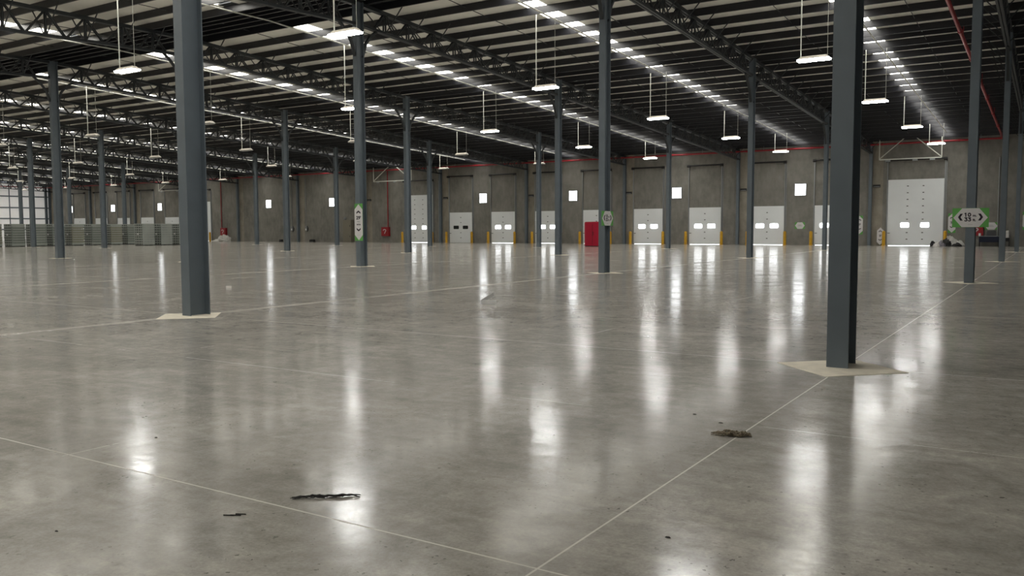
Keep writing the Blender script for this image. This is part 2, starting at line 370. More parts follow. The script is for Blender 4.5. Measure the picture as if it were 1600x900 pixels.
# ------------------------------------------------------------------ roof trusses (row j, span i)
OFF = [.8, 1.75, 3.4, 5.25, 7.10, 8.94, 10.79, 12.64, 14.49, 16.14, 17.09]
NODES = [1.75, 3.4, 5.25, 7.10, 8.94, 10.79, 12.64, 14.49, 16.14]
H0, H1 = 0.0, 1.01                # bottom chord underside, top chord top
BN = [(a+b)/2 for a, b in zip([NODES[0]-1.5]+NODES, NODES+[NODES[-1]+1.5])]
def truss_parts(slope, sb=None):
    sb = slope if sb is None else sb
    def zt(y, h): return h + (slope*y if h > .5 else slope*SY - sb*(SY-y))
    def chord(z0, z1, w):
        b = MB(); a, e = .24, SY-.24
        for s in (-1, 1):
            x0, x1 = (s*.02, s*w/2); x0, x1 = min(x0, x1), max(x0, x1)
            k = len(b.v)
            b.v += [(x0,a,zt(a,z0)),(x1,a,zt(a,z0)),(x1,e,zt(e,z0)),(x0,e,zt(e,z0)),(x0,a,zt(a,z1)),(x1,a,zt(a,z1)),(x1,e,zt(e,z1)),(x0,e,zt(e,z1))]
            for q in ((0,3,2,1),(4,5,6,7),(0,1,5,4),(1,2,6,5),(2,3,7,6),(3,0,4,7)): b.quadface(*[k+t for t in q])
        return b
    def pair(b, a, e, w=.05):
        for s in (-1, 1): b.bar((s*.065, a[0], a[1]), (s*.065, e[0], e[1]), w, w)
        return b
    webv, webd, fly = [], [], []
    for q, y in enumerate(NODES):
        webv.append(pair(MB(), (y, zt(y, H0+.1)), (y, zt(y, H1-.14)), .055))
        for yb in (BN[q], BN[q+1]):
            webd.append(pair(MB(), (y + (.06 if yb > y else -.06), zt(y, H1-.14)), (yb - (.05 if yb > y else -.05), zt(yb, H0+.1)), .05))
        for s in (-1, 1):
            fly.append(MB().bar((s*.1, y, zt(y, H0+.08)), (s*1.15, y, zt(y, H1+.2)), .04, .04, (0,1,0)))
    allb = MB()
    for o in webv+webd+fly:
        k = len(allb.v); allb.v += o.v; allb.f += [tuple(t+k for t in f) for f in o.f]; allb.mi += o.mi
    return dict(bottom=chord(H0, H0+.12, .22).mesh('bottom_chord', M['truss']), top=chord(H1-.16, H1, .24).mesh('top_chord', M['truss']),
                v=[b.mesh('web_vertical', M['truss']) for b in webv], d=[b.mesh('web_diagonal', M['truss']) for b in webd],
                f=[b.mesh('fly_brace', M['truss']) for b in fly], all=allb.mesh('web_lattice', M['truss']))
TP = {0: truss_parts(K0, .045), 1: truss_parts(-KR)}
SPAN = {0: 'fourth', 1: 'third', 2: 'second', 3: 'first'}
for j in range(0, 12):
    for i in range(0, 4):
        if i == 0 and j in (0, 1): continue
        tp = TP[min(i, 1)]
        t = thing('roof_truss', 'dark lattice roof truss on %s, %s span from dock wall' % (ROWN(j), SPAN[i]), 'truss',
                  (-12*j, i*SY, zr(i*SY) - .33 - H1), group='roof trusses over the column rows', kind='thing')
        link('bottom_chord', tp['bottom'], t); link('top_chord', tp['top'], t)
        if j <= 4 and not (i == 0 and j == 2):
            for me in tp['v']: link('web_vertical', me, t)
            for me in tp['d']: link('web_diagonal', me, t)
            for me in tp['f']: link('fly_brace', me, t)
        else:
            link('web_lattice', tp['all'], t)
# truss along the white end wall
et = thing('roof_truss', 'dark lattice truss running above the white end wall', 'truss', (XL+1.3, 3*SY, zr(3*SY)-.33-H1), kind='thing')
link('bottom_chord', TP[1]['bottom'], et); link('top_chord', TP[1]['top'], et); link('web_lattice', TP[1]['all'], et)

# ------------------------------------------------------------------ purlins, sag rods
pb = MB(); D, FB, T = .33, .075, .006
x0, x1 = XL+.02, XR-.02
pb.box(x0, x1, -T/2, T/2, -D, 0); pb.box(x0, x1, T/2, FB, -D, -D+T); pb.box(x0, x1, T/2, FB, -T, 0); pb.box(x0, x1, FB-T, FB, -D+T, -D+.022)
pm = pb.mesh('roof_purlin', M['purlin'])
ridge = [RY + d for d in (-1.85, -1.3, -.8, -.15, .4, 1.42)]
lines = sorted([i*SY + o for i in range(-1, 4) for o in OFF if not RY-2 < i*SY + o < RY+2] + ridge, reverse=True)
for q, y in enumerate(lines):
    tag(link('roof_purlin', pm, None, (0, y, min(zr(y-T/2), zr(y+FB))-.002)), 'dark steel roof purlin, %s line out from the dock wall' % ordw(q+1), 'purlin', 'roof purlins', 'thing')
sb = MB(); sb.bar((0, RY, zr(RY)-.17), (0, YB-.3, zr(YB-.3)-.17), .028, .028); sb.bar((0, -10, zr(-10)-.17), (0, RY, zr(RY)-.17), .028, .028)
sm_ = sb.mesh('sag_rod', M['truss'])
for q in range(0, 24):
    xx = -2 - 6*q + (0 if q % 2 == 0 else -2.0)
    xx = -12*(q//2) - (3.6 if q % 2 == 0 else 8.6)
    tag(link('sag_rod', sm_, None, (xx, 0, 0)), 'thin dark sag rod through the purlins, %s line from the right' % ordw(q+1), 'rod', 'sag rods between the purlins')

# ------------------------------------------------------------------ skylight strips, conduits, pendant lamps
def sheet(y0, y1):
    b = MB(); n_ = 12
    for t in range(n_+1):
        xx = -.52 + 1.04*t/n_; dz = .03 if t % 2 else 0
        b.v += [(xx, y0, zr(y0)+.105+dz), (xx, y1, zr(y1)+.105+dz)]
    for t in range(n_): b.quadface(2*t, 2*t+2, 2*t+3, 2*t+1)
    return b.mesh('skylight_strip', M['sky'])
skf, skn = sheet(RV1+.36, YB-1.2), sheet(YF+.5, RV0-.36)
STRIPN = lambda k: '%s skylight strip from right' % ORD[k+1]
for k in range(12):
    tag(link('skylight_strip', skf, None, (-6-12*k, 0, 0)), 'bright translucent roof strip on the dock side of the ridge, %s' % STRIPN(k), 'skylight', 'skylight strips along the roof')
    tag(link('skylight_strip', skn, None, (-6-12*k, 0, 0)), 'bright translucent roof strip on the near side of the ridge, %s' % STRIPN(k), 'skylight', 'skylight strips along the roof')
cd = MB().tube([(0, -30, zr(-30)-.37), (0, RY, zr(RY)-.37), (0, YB-4, zr(YB-4)-.37)], .036, 8).mesh('electrical_conduit', M['white_tube'], True)
for k in range(12):
    tag(link('electrical_conduit', cd, None, (-6-12*k+.35, 0, 0)), 'pale lamp conduit under the purlins beside the %s' % STRIPN(k), 'conduit', 'lamp conduits under the roof')
hb = MB()
hb.v += [(-.60,-.20,.05),(.60,-.20,.05),(.60,.20,.05),(-.60,.20,.05),(-.48,-.10,.17),(.48,-.10,.17),(.48,.10,.17),(-.48,.10,.17)]
for q in ((0,3,2,1),(4,5,6,7),(0,1,5,4),(1,2,6,5),(2,3,7,6),(3,0,4,7)): hb.quadface(*q)
hm = hb.mesh('housing', M['housing'])
def lens(s, m_='lens'):
    b = MB(); n_ = 8
    for xx in (-.60, .60):
        for t in range(n_+1):
            a = math.pi*t/n_; b.v.append((xx, s*.105 + .10*math.cos(a), .05 - .075*math.sin(a)))
    for t in range(n_): b.quadface(t, t+1, n_+2+t, n_+1+t)
    b.quadface(*range(n_+1)); b.quadface(*reversed(range(n_+1, 2*n_+2)))
    return b.mesh('lens', M[m_], True)
lm, lmo = [lens(-1), lens(1)], [lens(-1, 'lens_off'), lens(1, 'lens_off')]
LY = [10.7-2*13.28, 10.7-13.28, 10.7, 23.9, 37.15, 50.6, 63.9]
for q, y in enumerate(LY):
    top = zr(y) - .01 - 8.1
    stem = MB().tube([(-.5, 0, .12), (-.5, 0, top)], .024, 8).mesh('stem', M['white_tube'], True)
    cable = MB().tube([(.5, 0, .12), (.5, 0, top)], .009, 6).mesh('cable', M['white_tube'], True)
    for k in range(0, 12):
        n_ = len(LY)-q
        where = 'under %s' % STRIPN(k) if k >= 0 else 'beyond the right edge of the view'
        t = thing('pendant_light', '%s white pendant lamp, %s from dock wall, %s' % ('lit' if k < 3 else 'unlit', ORD[n_], where), 'lamp', (-6-12*k, y, 8.1), group='pendant lamps in rows')
        link('housing', hm, t); [link('lens', x_, t) for x_ in (lm if k < 3 else lmo)]; link('stem', stem, t); link('cable', cable, t)

# ------------------------------------------------------------------ dock doors
YD = YB
def door(num, x0, x1, h, label, dark=False, hidden_low=False, twopost=False):
    w = x1-x0
    d = MB(); nsec = max(5, round(h/.6)); hs = h/nsec
    for s in range(nsec): d.box(x0, x1, YD-.085, YD-.03, s*hs+.02, (s+1)*hs-.004 if s < nsec-1 else h)
    d.box(x0+.01, x1-.01, YD-.05, YD-.004, .02, h)
    root = struct('door_%d' % num, d.mesh('door', M['door']), label, 'door')
    cx = (x0+x1)/2; ww = .76 if h < 5 else .66; off = .67 if h < 5 else .80
    offs = (-off, off)
    for s in offs:
        b = MB(); px, pz = .5*ww, .20; pts = []
        for qx, qz, a0 in ((1,1,0),(-1,1,90),(-1,-1,180),(1,-1,270)):
            for t in range(5):
                a = R(a0+t*22.5); pts.append((cx+s+qx*(px-.08)+.08*math.cos(a), 1.82+qz*(pz-.08)+.08*math.sin(a)))
        b.prism(pts, YD-.10, YD-.08)
        pane = link('window_pane', b.mesh('window_pane', M['windim'] if dark else M['win'], False), root)
        pane['label'] = 'dark door window' if dark else 'bright daylit door window'
    hb_ = []
    cols = (0,) if h < 5 else (-.62, .62)
    for c_ in cols:
        for s in range(1, nsec):
            if abs(s*hs-1.82) < (.2 if h < 5 else .3): continue
            link('hinge', MB().cbox((cx+c_, YD-.092, s*hs), (.14, .02, .07)).mesh('hinge', M['doorline']), root)
    link('handle', MB().cbox((x0+.14, YD-.12, 1.12), (.2, .05, .05)).mesh('handle', M['doorline']), root)
    ht = 7.75 if h < 5 else 7.45
    for s, xx in ((-1, x0-.06), (1, x1+.06)):
        tr = MB(); tr.box(xx-.035, xx+.035, YD-.13, YD-.004, 0.0, ht)
        if s > 0: tr.box(xx+.09, xx+.14, YD-.06, YD-.004, 1.2, ht-.2)
        link('track', tr.mesh('track', M['galv']), root)
        link('cable_drum', MB().tube([(xx-.12, YD-.25, ht+.02), (xx+.16, YD-.25, ht+.02)], .13, 10).mesh('cable_drum', M['black'], True), root)
    sh = MB(); sh.tube([(x0+.05, YD-.25, ht+.05), (x1-.05, YD-.25, ht+.05)], .075, 8)
    link('spring_shaft', sh.mesh('spring_shaft', M['black'], True), root)
    if not dark:
        gp = link('threshold_gap', MB().box(x0+.1, x1-.1, YD-.045, YD-.03, .0, .018).mesh('threshold_gap', M['win']), root)
        gp['label'] = 'bright line of daylight under the door'
    return root
DOORS = [(-10.55, -6.1, 5.8, 'tall white dock door nearest the right edge, beside the debris heap'),
         (-16.8, -13.7, 3.67, 'white dock door half hidden behind the closest column'),
         (-22.75, -19.6, 3.68, 'white dock door left of the small wall sign and its high window'),
         (-28.95, -25.7, 3.66, 'white dock door right of the high window, two wall bays from the tall right door'),
         (-34.98, -31.8, 3.62, 'white dock door right of the column with the side sign'),
         (-40.9, -37.7, 3.6, 'white dock door directly behind the red cabinet'),
         (-46.9, -43.7, 3.57, 'white dock door between two columns, left of the red cabinet door'),
         (-52.78, -49.6, 3.57, 'white dock door right of the door with dark windows'),
         (-58.75, -55.5, 3.57, 'white dock door with two dark unlit windows'),
         (-65.5, -61.3, 5.75, 'tall white dock door in the middle, framed by two columns'),
         (-106.3, -102.0, 5.75, 'tall white dock door mostly hidden behind the big left column'),
         (-112.6, -109.3, 3.57, 'white dock door top above the crates, closest to the big left column'),
         (-118.6, -115.4, 3.6, 'white dock door top above the crates, left of the second high window'),
         (-124.75, -121.5, 3.58, 'white dock door top above the crates, right of the third column row'),
         (-130.8, -127.6, 3.6, 'white dock door top above the crates, mostly behind a grey column'),
         (-137.0, -133.7, 3.65, 'leftmost white dock door top showing above the crates')]
for q, (a, b, h, lab) in enumerate(DOORS): door(q+1, a, b, h, lab, dark=(q == 8))
# bollards either side of each door
def bollard_mesh():
    pr_ = [(0,.14),(1.20,.14),(1.27,.115),(1.31,.06),(1.32,.004)]
    return MB().tube([(0,0,z) for z, r in pr_], [r for z, r in pr_], 16).mesh('post', M['yellow'], True)
bom = bollard_mesh()
flm = MB().tube([(0,0,0),(0,0,.02)], .2, 16).mesh('foot_plate', M['yellow'], True)
for q, (a, b, h, lab) in enumerate(DOORS):
    if q in (11, 12, 13, 14, 15): continue
    names = ['the tall dock door nearest the right edge', 'the dock door behind the closest column', 'the dock door left of the small wall sign',
             'the second full dock door left of the wall sign', 'the dock door right of the red cabinet', 'the dock door behind the red cabinet',
             'the dock door just left of the red cabinet', 'the dock door beside the dark-windowed one', 'the dark-windowed dock door',
             'the tall middle dock door', 'the tall door behind the big left column'][q]
    for s, xx in ((0, a-.2), (1, b+.22)):
        if q == 10 and s == 0: continue
        t = thing('bollard', 'yellow bollard to the %s of %s' % (('left','right')[s], names), 'bollard', (xx, YB-.5, 0), group='yellow bollards beside the dock doors')
        link('post', bom, t); link('foot_plate', flm, t)

# ------------------------------------------------------------------ high windows
for q, cx in enumerate((-18.13, -30.3, -42.15, -53.95, -77.85, -89.8, -113.9, -125.95, -137.9)):
    fr = MB(); w_, z0, z1 = .96, 4.65, 5.68
    y0, y1 = YB-.07, YB-.003
    fr.box(cx-w_/2-.06, cx+w_/2+.06, y0, y1, z1, z1+.06); fr.box(cx-w_/2-.06, cx+w_/2+.06, y0, y1, z0-.06, z0)
    fr.box(cx-w_/2-.06, cx-w_/2, y0, y1, z0, z1); fr.box(cx+w_/2, cx+w_/2+.06, y0, y1, z0, z1)
    labs = ['small bright high window above the small green and white wall sign', 'small bright high window right of the thin column, above two dock doors',
            'small bright high window left of the column with the side sign', 'small bright high window between dark-windowed door and its neighbour',
            'small bright high window above the beige cabinet', 'small bright high window between two thin columns, no door near it',
            'small bright high window left of the big left column', 'small bright high window above crates, second from the white end wall', 'sliver of bright high window closest to the white end wall']
    r = struct('window_%d' % (q+1), fr.mesh('window_frame', M['grey']), labs[q], 'window')
    p = link('window_pane', MB().box(cx-w_/2, cx+w_/2, YB-.04, YB-.01, z0, z1).mesh('window_pane', M['win']), r)
    gb = MB(); gb.box(cx-.012, cx+.012, YB-.055, YB-.04, z0, z1); gb.box(cx-w_/2, cx+w_/2, YB-.055, YB-.04, (z0+z1)/2-.012, (z0+z1)/2+.012)
    link('glazing_bar', gb.mesh('glazing_bar', M['signwhite']), r)

# ------------------------------------------------------------------ small wall boxes by the wall columns
for q, xx in enumerate((-11.5, -23.5, -35.55, -47.45, -59.35, -71.4)):
    t = thing('emergency_lamp', 'small dark box lamp by the wall column of %s' % ROWN(q+1), 'wall lamp', (xx, YB, 5.3), group='dark box lamps on the dock wall')
    link('body', MB().box(-.31, .31, -.12, -.003, -.12, .12).mesh('body', M['black']), t)
    link('lens', MB().box(-.27, .27, -.13, -.12, -.09, -.03).mesh('lens', M['grey']), t)

# ------------------------------------------------------------------ sprinkler pipes
t = thing('sprinkler_pipe', 'red fire main running the length of the concrete dock wall', 'pipe', (0, YB-.75, 8.9), kind='thing')
link('pipe', MB().tube([(-143.6, 0, 0), (-1.7, 0, 0)], .085, 12).mesh('pipe', M['red2'], True), t)
cp = MB().tube([(-.09, 0, 0), (.09, 0, 0)], .115, 12).mesh('coupling', M['red2'], True)
for q in range(23): link('coupling', cp, t, (-5-6*q, 0, 0))
hg = MB().tube([(0, 0, .08), (0, 0, .45)], .012, 6); hg.box(-.03, .03, -.1, .1, .07, .1)
hgm = hg.mesh('hanger_rod', M['galv'])
for q in range(24): link('hanger_rod', hgm, t, (-3.4-6*q, 0, 0))
t = thing('sprinkler_pipe', 'red fire pipe sloping down under the roof towards the dock wall, upper right', 'pipe', (-1.8, 0, 0), kind='thing')
link('pipe', MB().tube([(0, RY+1.5, 11.75-.041*(RY+1.5)), (0, YB-.75, 11.75-.041*(YB-.75))], .085, 12).mesh('pipe', M['red2'], True), t)
for y in range(21, 70, 6):
    z = 11.75-.041*y
    link('coupling', MB().tube([(0, y-.09, z+.0037), (0, y+.09, z-.0037)], .115, 12).mesh('coupling', M['red2'], True), t)
    link('hanger_rod', MB().tube([(0, y+1.5, z-.06), (0, y+1.5, zr(y+1.5)-.1)], .014, 6).mesh('hanger_rod', M['red2'], True), t)
t = thing('sprinkler_pipe', 'red fire pipe along the top of the white end wall', 'pipe', (XL+.7, 0, 8.9), kind='thing')
link('pipe', MB().tube([(0, 30, 0), (0, YB-.75, 0)], .085, 12).mesh('pipe', M['red2'], True), t)

# ------------------------------------------------------------------ pale track frames hung in front of the tall doors
YFm = YB-1.2
for q, (a, b, lab) in enumerate(((-11.15, -6.25, 'pale hanging track frame before the tall dock door at the right'), (-69.6, -63.6, 'pale hanging track frame before the tall middle dock door'), (-112.4, -104.5, 'pale hanging track frame beside the big left column'))):
    t = thing('track_frame', lab, 'frame', (0, 0, 0), kind='thing')
    zb, ztp = (7.52, zr(YFm)-.01)
    link('bottom_rail', MB().bar((a, YFm, zb), (b, YFm, zb), .09, .09, (0,0,1)).mesh('bottom_rail', M['white_tube']), t)
    link('hanger_post', MB().bar((a, YFm, zb), (a, YFm, ztp), .06, .06).mesh('hanger_post', M['white_tube']), t)
    link('hanger_post', MB().bar((b, YFm, zb), (b, YFm, ztp), .07, .07).mesh('hanger_post', M['white_tube']), t)
    mid = (a+b)/2
    link('diagonal_brace', MB().bar((a, YFm, zb+.05), (mid-.2, YFm, ztp), .06, .06, (0,1,0)).mesh('diagonal_brace', M['white_tube']), t)
    link('diagonal_brace', MB().bar((b, YFm, zb+.05), (mid+.2, YFm, ztp), .07, .07, (0,1,0)).mesh('diagonal_brace', M['white_tube']), t)
    for xx in (a+.7, mid+.4, b-.7):
        link('track_bracket', MB().box(xx-.2, xx+.2, YFm-.03, YFm+.03, zb-.2, zb-.04).mesh('track_bracket', M['galv']), t)

# ------------------------------------------------------------------ signs
def chevron(cx, cz, w, h, th, d):        # d: 'l','r','u','d'
    if d in 'ud':
        s = 1 if d == 'u' else -1
        p = [(cx-w/2, cz-s*h/2), (cx, cz+s*(h/2-th)), (cx+w/2, cz-s*h/2), (cx+w/2, cz-s*h/2+s*th), (cx, cz+s*h/2), (cx-w/2, cz-s*h/2+s*th)]
        return [p]
    s = 1 if d == 'r' else -1
    return [[(cx-s*w/2, cz-h/2), (cx+s*(w/2-th), cz), (cx-s*w/2, cz+h/2), (cx-s*w/2+s*th, cz+h/2), (cx+s*w/2, cz), (cx-s*w/2+s*th, cz-h/2)]]
def text_obj(txt, size, cx, cz, y, m_, parent, name='lettering', bold=.0, sx=1.0):
    cu = bpy.data.curves.new('text', 'FONT'); cu.body = txt; cu.size = size; cu.align_x = 'CENTER'; cu.align_y = 'CENTER'; cu.offset = bold; cu.extrude = .001
    o = bpy.data.objects.new('text', cu); C.objects.link(o)
    bpy.context.view_layer.update()
    me = bpy.data.meshes.new_from_object(o.evaluated_get(bpy.context.evaluated_depsgraph_get()))
    bpy.data.objects.remove(o); bpy.data.curves.remove(cu)
    me.materials.clear(); me.materials.append(m_); me.name = name
    for v in me.vertices: v.co = (cx + v.co.x*sx, y - v.co.z, cz + v.co.y)
    return link(name, me, parent)
GLYPH = {'1': [[(.18,.78),(.5,.97),(.5,0)]],
         '0': [[(.5+.36*math.cos(2*math.pi*k/20), .5+.43*math.sin(2*math.pi*k/20)) for k in range(21)]],
         '3': [[(.12,.93),(.82,.93),(.45,.58)], [(.45,.58),(.70,.55),(.86,.40),(.84,.20),(.66,.07),(.40,.06),(.12,.17)]]}
def numeral(txt, cx, cz, hgt, wid, y, th, parent):   # heavy numerals drawn with a broad pen
    b = MB()
    for q, ch in enumerate(txt):
        ox = cx + (q-len(txt)/2)*wid
        for path in GLYPH[ch]:
            pts = [(ox+px*wid*.92, cz-hgt/2+pz*hgt) for px, pz in path]
            for n_, (p0, p1) in enumerate(zip(pts, pts[1:])):
                dx, dz = p1[0]-p0[0], p1[1]-p0[1]; L_ = math.hypot(dx, dz); nx, nz = -dz/L_*th/2, dx/L_*th/2; ex, ez = dx/L_*th*.22, dz/L_*th*.22
                yy = y - .0002*(n_ % 2)
                b.prism([(p0[0]-ex+nx, p0[1]-ez+nz), (p0[0]-ex-nx, p0[1]-ez-nz), (p1[0]+ex-nx, p1[1]+ez-nz), (p1[0]+ex+nx, p1[1]+ez+nz)], yy-.002, y)
    return link('numeral', b.mesh('numeral', M['ink']), parent)
def chevs(root, lst, y, m_=None):
    for l_ in lst:
        b = MB()
        for poly in chevron(*l_): b.prism(poly, y-.004, y-.001)
        link('arrow_mark', b.mesh('arrow_mark', m_ or M['ink']), root)
def wide_sign(label, loc, rotz, w, h, text=True, green=True):
    t = thing('distance_sign', label, 'sign', loc, (0, 0, rotz))
    if green: link('green_board', MB().box(-w/2, w/2, -.012, 0, -h/2, h/2).mesh('green_board', M['signgreen']), t)
    ww = w*.47; c = w*.235
    link('white_panel', MB().prism([(-ww,0),(-c,-h*.49),(c,-h*.49),(ww,0),(c,h*.49),(-c,h*.49)], -.016, -.0125).mesh('white_panel', M['signwhite']), t)
    if text:
        chevs(t, [(-w*.275, .03*h, w*.135, h*.36, w*.07, 'l'), (w*.275, .03*h, w*.135, h*.36, w*.07, 'r')], -.0165)
        numeral('10', -w*.075, h*.155, h*.19, w*.098, -.0165, h*.052, t)
        text_obj('m.', h*.17, w*.115, h*.11, -.0185, M['ink'], t, 'lettering', h*.007, 1.1)
        numeral('33', -w*.07, -h*.085, h*.19, w*.098, -.0165, h*.052, t)
        text_obj('ft.', h*.17, w*.11, -h*.125, -.0185, M['ink'], t, 'lettering', h*.007, 1.1)
        b = MB()
        for q in range(7): b.box(-w*.065+q*w*.019, -w*.065+q*w*.019+w*.013, -.018, -.0165, -h*.37, -h*.345)
        link('small_print', b.mesh('small_print', M['signgrey']), t)
    else:
        b = MB(); b.box(-w*.16, w*.14, -.018, -.0165, h*.08, h*.13); b.box(-w*.2, w*.2, -.018, -.0165, -h*.07, -h*.01)
        link('small_print', b.mesh('small_print', M['signgrey']), t)
    return t
def tall_sign(label, loc, w, h, text=True, green=True, rotx=0, blackrows=2):
    t = thing('distance_sign', label, 'sign', loc, (rotx, 0, 0))
    if green: link('green_board', MB().box(-w/2, w/2, -.012, 0, -h/2, h/2).mesh('green_board', M['signgreen']), t)
    ww = w*.495; e = w*.5
    link('white_panel', MB().prism([(0,-h*.485),(ww,-h*.485+e),(ww,h*.485-e),(0,h*.485),(-ww,h*.485-e),(-ww,-h*.485+e)], -.016, -.0125).mesh('white_panel', M['signwhite']), t)
    chevs(t, [(0, h*.27, w*.50, h*.095, h*.045, 'u'), (0, -h*.20, w*.50, h*.095, h*.045, 'd')], -.0165)
    if text:
        text_obj("29'", w*.42, 0, h*.115, -.0185, M['ink'], t, 'numeral', w*.018, 1.15)
        text_obj('PIES', w*.22, 0, h*.01, -.0185, M['signgrey'], t, 'lettering', w*.004)
        text_obj('M T R', w*.17, 0, -h*.065, -.0185, M['ink'], t, 'lettering', w*.012)
        b = MB()
        for q in range(7): b.box(-w*.2+q*w*.06, -w*.2+q*w*.06+w*.04, -.018, -.0165, -h*.345, -h*.338)
        link('small_print', b.mesh('small_print', M['signgrey']), t)
    else:
        b = MB(); 
        for q, zz in enumerate((.07, .03, -.01)): b.box(-w*(.2, .13, .16)[q], w*(.2, .17, .1)[q], -.018, -.0165, h*zz-h*.012, h*zz+h*.012)
        link('small_print', b.mesh('small_print', M['ink'] if blackrows else M['signgrey']), t)
    return t
wide_sign('wide green and white 10m 33ft distance sign across a grey column', (0, SY-CD/2-.001, 1.92), 0, .95, .56)
wide_sign('wide 10m 33ft sign seen at a slant on a column side, before the red cabinet', (-12+CB/2+.001, SY-.01, 2.02), R(90), .95, .54)
tall_sign('tall green and white 29 distance sign on a column face', (-23.93, SY-CD/2-.001, 1.965), .47, 1.64)
wide_sign('small green and white hexagon sign on the wall between two dock doors', (-18.13, YB-.002, 1.82), 0, .92, .62, text=False)
tall_sign('tall white arrow sign on the wall just right of the closest column', (-12.88, YB-.002, 1.84), .58, 1.68, text=False)
tall_sign('tall white arrow sign standing on the floor beside a yellow bollard', (-11.1, YB-.07, .84), .56, 1.62, text=False, green=False, rotx=R(-4))
tall_sign('tall white arrow sign on the wall behind the 10m 33ft sign', (-5.43, YB-.002, 1.96), .58, 1.66, text=False)
wide_sign('small white hexagon sign on the wall above the black case', (-2.48, YB-.002, 1.70), 0, 1.0, .62, text=False)
tall_sign('white sign cut off by the right edge of the picture', (.06, YB-.002, 2.12), .58, 1.5, text=False)

# ------------------------------------------------------------------ fire hose cabinets and drop pipes
def hose_cabinet(x0, x1, z0, z1, px, label):
    t = thing('fire_hose_cabinet', label, 'fire cabinet', ((x0+x1)/2, YB, z0))
    w, h = x1-x0, z1-z0
    link('body', MB().box(-w/2, w/2, -.3, -.003, 0, h).mesh('body', M['red']), t)
    link('door', MB().box(-w/2+.05, w/2-.05, -.325, -.3, .05, h-.05).mesh('door', M['red']), t)
    b = MB(); y = -.334; pts = [(-.26,h*.62),(-.18,h*.72),(.02,h*.74),(.16,h*.68),(.18,h*.58),(.06,h*.48),(.0,h*.36),(-.04,h*.26)]
    for a, c in zip(pts, pts[1:]): b.bar((a[0],y,a[1]), (c[0],y,c[1]), .09, .01, (0,0,1) if abs(a[0]-c[0]) > abs(a[1]-c[1]) else (1,0,0))
    e = link('hose_symbol', b.mesh('hose_symbol', M['signwhite']), t); e['label'] = 'white hose symbol'
    if px is not None:
        link('supply_pipe', MB().tube([(px-(x0+x1)/2, -.1, h), (px-(x0+x1)/2, -.1, 8.85-z0)], .06, 10).mesh('supply_pipe', M['red'], True), t)
    return t
hose_cabinet(-69.25, -68.05, .78, 1.9, -68.3, 'red fire hose cabinet on the wall left of the tall middle door, thin pipe above')
hose_cabinet(-99.75, -98.6, .86, 1.9, -99.65, 'red fire hose cabinet on the wall above the white sheeting heap')
hose_cabinet(-4.15, -3.03, .9, 1.75, None, 'red fire hose cabinet on the wall half hidden behind the signed column')

# ------------------------------------------------------------------ red cabinet standing on the floor
t = thing('red_cabinet', 'tall crimson cabinet standing on the floor before a dock door', 'cabinet', (-33.35, 59.3, 0))
rb = MB(); n_ = 20; r_ = .72
ring = [(.95*math.copysign(abs(math.cos(2*math.pi*q/n_))**.45, math.cos(2*math.pi*q/n_)), .6*math.copysign(abs(math.sin(2*math.pi*q/n_))**.45, math.sin(2*math.pi*q/n_))) for q in range(n_)]
for z, s in ((.06, 1), (2.1, 1), (2.2, .97), (2.24, .9)):
    rb.v += [(a*s, b*s, z) for a, b in ring]
for lvl in range(3):
    for q in range(n_): rb.quadface(lvl*n_+q, lvl*n_+(q+1)%n_, (lvl+1)*n_+(q+1)%n_, (lvl+1)*n_+q)
rb.quadface(*reversed(range(n_))); rb.quadface(*range(3*n_, 4*n_))
link('body', rb.mesh('body', M['redcab'], True), t)
link('plinth', MB().box(-.8, .8, -.48, .48, 0, .06).mesh('plinth', M['black']), t)
link('door_trim', MB().box(-.012, .012, -.615, -.59, .15, 2.02).mesh('door_trim', M['black']), t)
link('handle', MB().bar((.1, -.63, 1.0), (.1, -.63, 1.35), .03, .04).mesh('handle', M['black']), t)

# ------------------------------------------------------------------ electrical cabinet, wall boxes
t = thing('electrical_cabinet', 'beige two-tier electrical cabinet against the wall behind the 29 sign', 'cabinet', (-74.85, YB, 0))
link('body', MB().box(-.72, .72, -.5, -.003, .03, 2.85).mesh('body', M['beige']), t)
for z0, z1 in ((.12, 1.36), (1.46, 2.7)):
    d_ = link('door', MB().box(-.66, .66, -.53, -.5, z0, z1).mesh('door', M['beige']), t)
    link('handle', MB().box(.5, .55, -.56, -.53, (z0+z1)/2-.1, (z0+z1)/2+.1).mesh('handle', M['black']), d_)
tag(link('alarm_sounder', MB().tube([(-75.6, YB-.004, 3.05), (-75.6, YB-.16, 3.05)], [.2, .13], 14).mesh('alarm_sounder', M['grey'], True)), 'small pale sounder on the wall above the beige cabinet', 'sounder')
for xx, lab in ((-82.6, 'small grey switch box with a dark hose on the wall between two thin columns'), (-85.3, 'small pale switch box on the wall beside a grey column')):
    t = thing('switch_box', lab, 'switch box', (xx, YB, 1.75))
    link('body', MB().box(-.16, .16, -.15, -.003, -.28, .34).mesh('body', M['grey']), t)
    link('cover', MB().box(-.11, .11, -.165, -.15, -.22, .02).mesh('cover', M['card']), t)
    link('cable', MB().tube([(.2, -.05, .3), (.33, -.06, .1), (.3, -.06, -.25), (.1, -.06, -.4)], .04, 8).mesh('cable', M['black'], True), t)
    link('conduit', MB().tube([(-.02, -.05, .34), (-.02, -.05, 6.6)], .035, 8).mesh('conduit', M['galv'], True), t)
